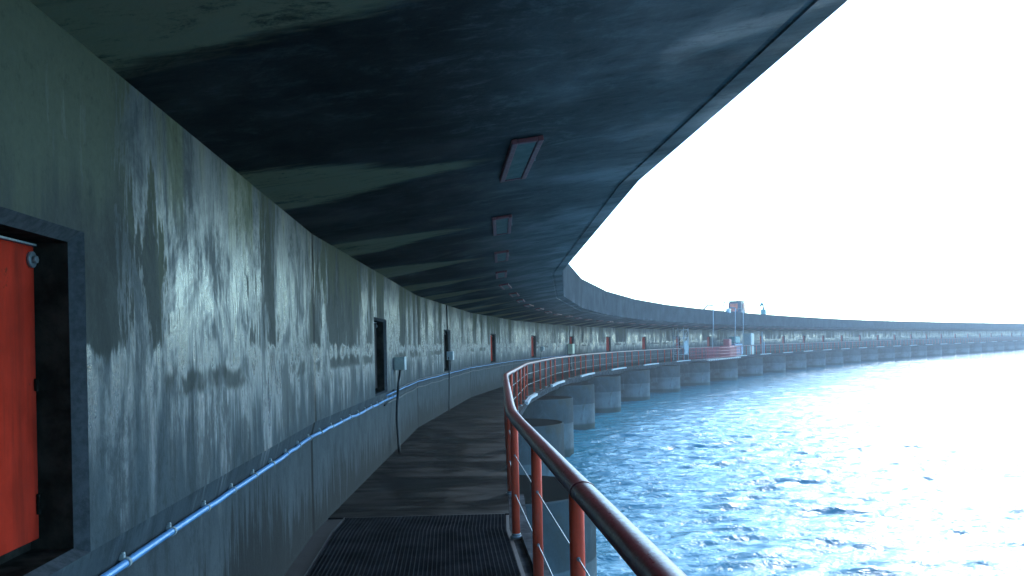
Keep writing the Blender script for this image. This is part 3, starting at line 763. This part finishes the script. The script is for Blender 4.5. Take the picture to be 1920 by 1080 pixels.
# sheeted scaffold tower standing on the walkway where the near railing ends
st = empty('scaffold_tower', P(7.55, O_RAIL-.35, 0), heading(7.55))
m_ = MB()
for x in (-.45, .45):
    for y in (-.7, .7): bars(m_, [(x, y, 0), (x, y, 2.75)], .03)
for z in (.5, 1.2, 1.9, 2.6):
    bars(m_, [(-.45, -.7, z), (.45, -.7, z)], .025); bars(m_, [(-.45, .7, z), (.45, .7, z)], .025); bars(m_, [(.45, -.7, z), (.45, .7, z)], .025); bars(m_, [(-.45, -.7, z), (-.45, .7, z)], .025)
    if z < 2.5: bars(m_, [(.45, -.7, z), (.45, .7, z+.7)], .02); bars(m_, [(-.45, -.7, z), (.45, -.7, z+.7)], .02)
m_.build('tower_frame', M_white, st)
m_ = MB(); n = 14
for j in range(n):
    for k in range(8):
        def q(j, k): return (.50 + .05*math.sin(j*1.7+k), -.75 + 1.1*j/n + .03*math.sin(k*2.1), .55 + 1.1*k/8 + .04*math.cos(j*2.3))
        m_.quad(q(j, k), q(j+1, k), q(j+1, k+1), q(j, k+1), smooth=True)
m_.build('plastic_sheet', M_lid, st)
tag(st, 'pale scaffold tower with torn white sheeting on the walkway, left end of the red platform', 'scaffold')
# compressor and stores on the walkway
eq = empty('generator', P(9.45, O_RAIL-.5, 0), heading(9.45))
m_ = MB(); m_.box(I4, -.45, .45, -1.6, 1.6, .1, 1.25, .08); m_.build('generator_body', M_blue, eq)
m_ = MB(); m_.box(I4, -.35, .4, -1.2, .6, 1.3, 2.0, .12); m_.tube([(0, 1.1, 1.25), (0, 1.1, 1.7)], .06, 8); m_.build('generator_hood', M_teal, eq)
for xx in (-.4, .3):
    m_ = MB(); m_.box(I4, xx, xx+.1, -1.5, 1.5, 0, .1); m_.build('skid', M_steel, eq)
tag(eq, 'blue and teal generator on the walkway behind the end of the red platform', 'generator')
sl = empty('sheeted_stack', P(9.95, O_RAIL-.45, 0), heading(9.95))
m_ = MB(); m_.box(I4, -.4, .4, -.8, .8, 0, .95, .1); m_.build('crate', M_box, sl)
m_ = MB(); m_.box(I4, -.45, .45, -.55, .7, .96, 2.35, .15); m_.build('white_sheet', M_lid, sl)
tag(sl, 'tall stack of crates under pale sheeting, right of the blue generator', 'crates')
for s, lab, z0_, z1_ in ((10.32, 'white upright pole on the walkway edge, taller and further left of two', 1.0, 2.45), (10.40, 'short white upright pole standing on the walkway edge slab', .05, 1.35)):
    m_ = MB(); p = P(s, O_RAIL+.05, 0); m_.tube([p + Vector((0, 0, 0.0)), p + Vector((0, 0, z1_))], .07, 8)
    m_.tube([p + Vector((0, 0, z1_)), p + Vector((0, 0, z1_+.08))], [.08, .03], 8)
    tag(m_.build('marker_pole', M_white), lab, 'pole')

# ---------------------------------------------------------------- HAZE over the river
hm = bpy.data.materials.new('river_haze'); hm.use_nodes = True; hn = hm.node_tree; hn.nodes.clear()
pv = hn.nodes.new('ShaderNodeVolumePrincipled'); pv.inputs['Color'].default_value = (.93, .97, 1, 1); pv.inputs['Density'].default_value = .0013; pv.inputs['Anisotropy'].default_value = .3
ho = hn.nodes.new('ShaderNodeOutputMaterial'); hn.links.new(pv.outputs[0], ho.inputs['Volume'])
bm = bmesh.new(); bmesh.ops.create_cube(bm, size=1)
zb0, zt0 = WATER-4.5, H_TOP+4.0
for v in bm.verts: v.co = Vector((v.co.x*2480, v.co.y*2480, zb0 if v.co.z < 0 else zt0))
me = bpy.data.meshes.new('haze'); bm.to_mesh(me); bm.free(); me.materials.append(hm)
tag(link('haze', me), kind='stuff')
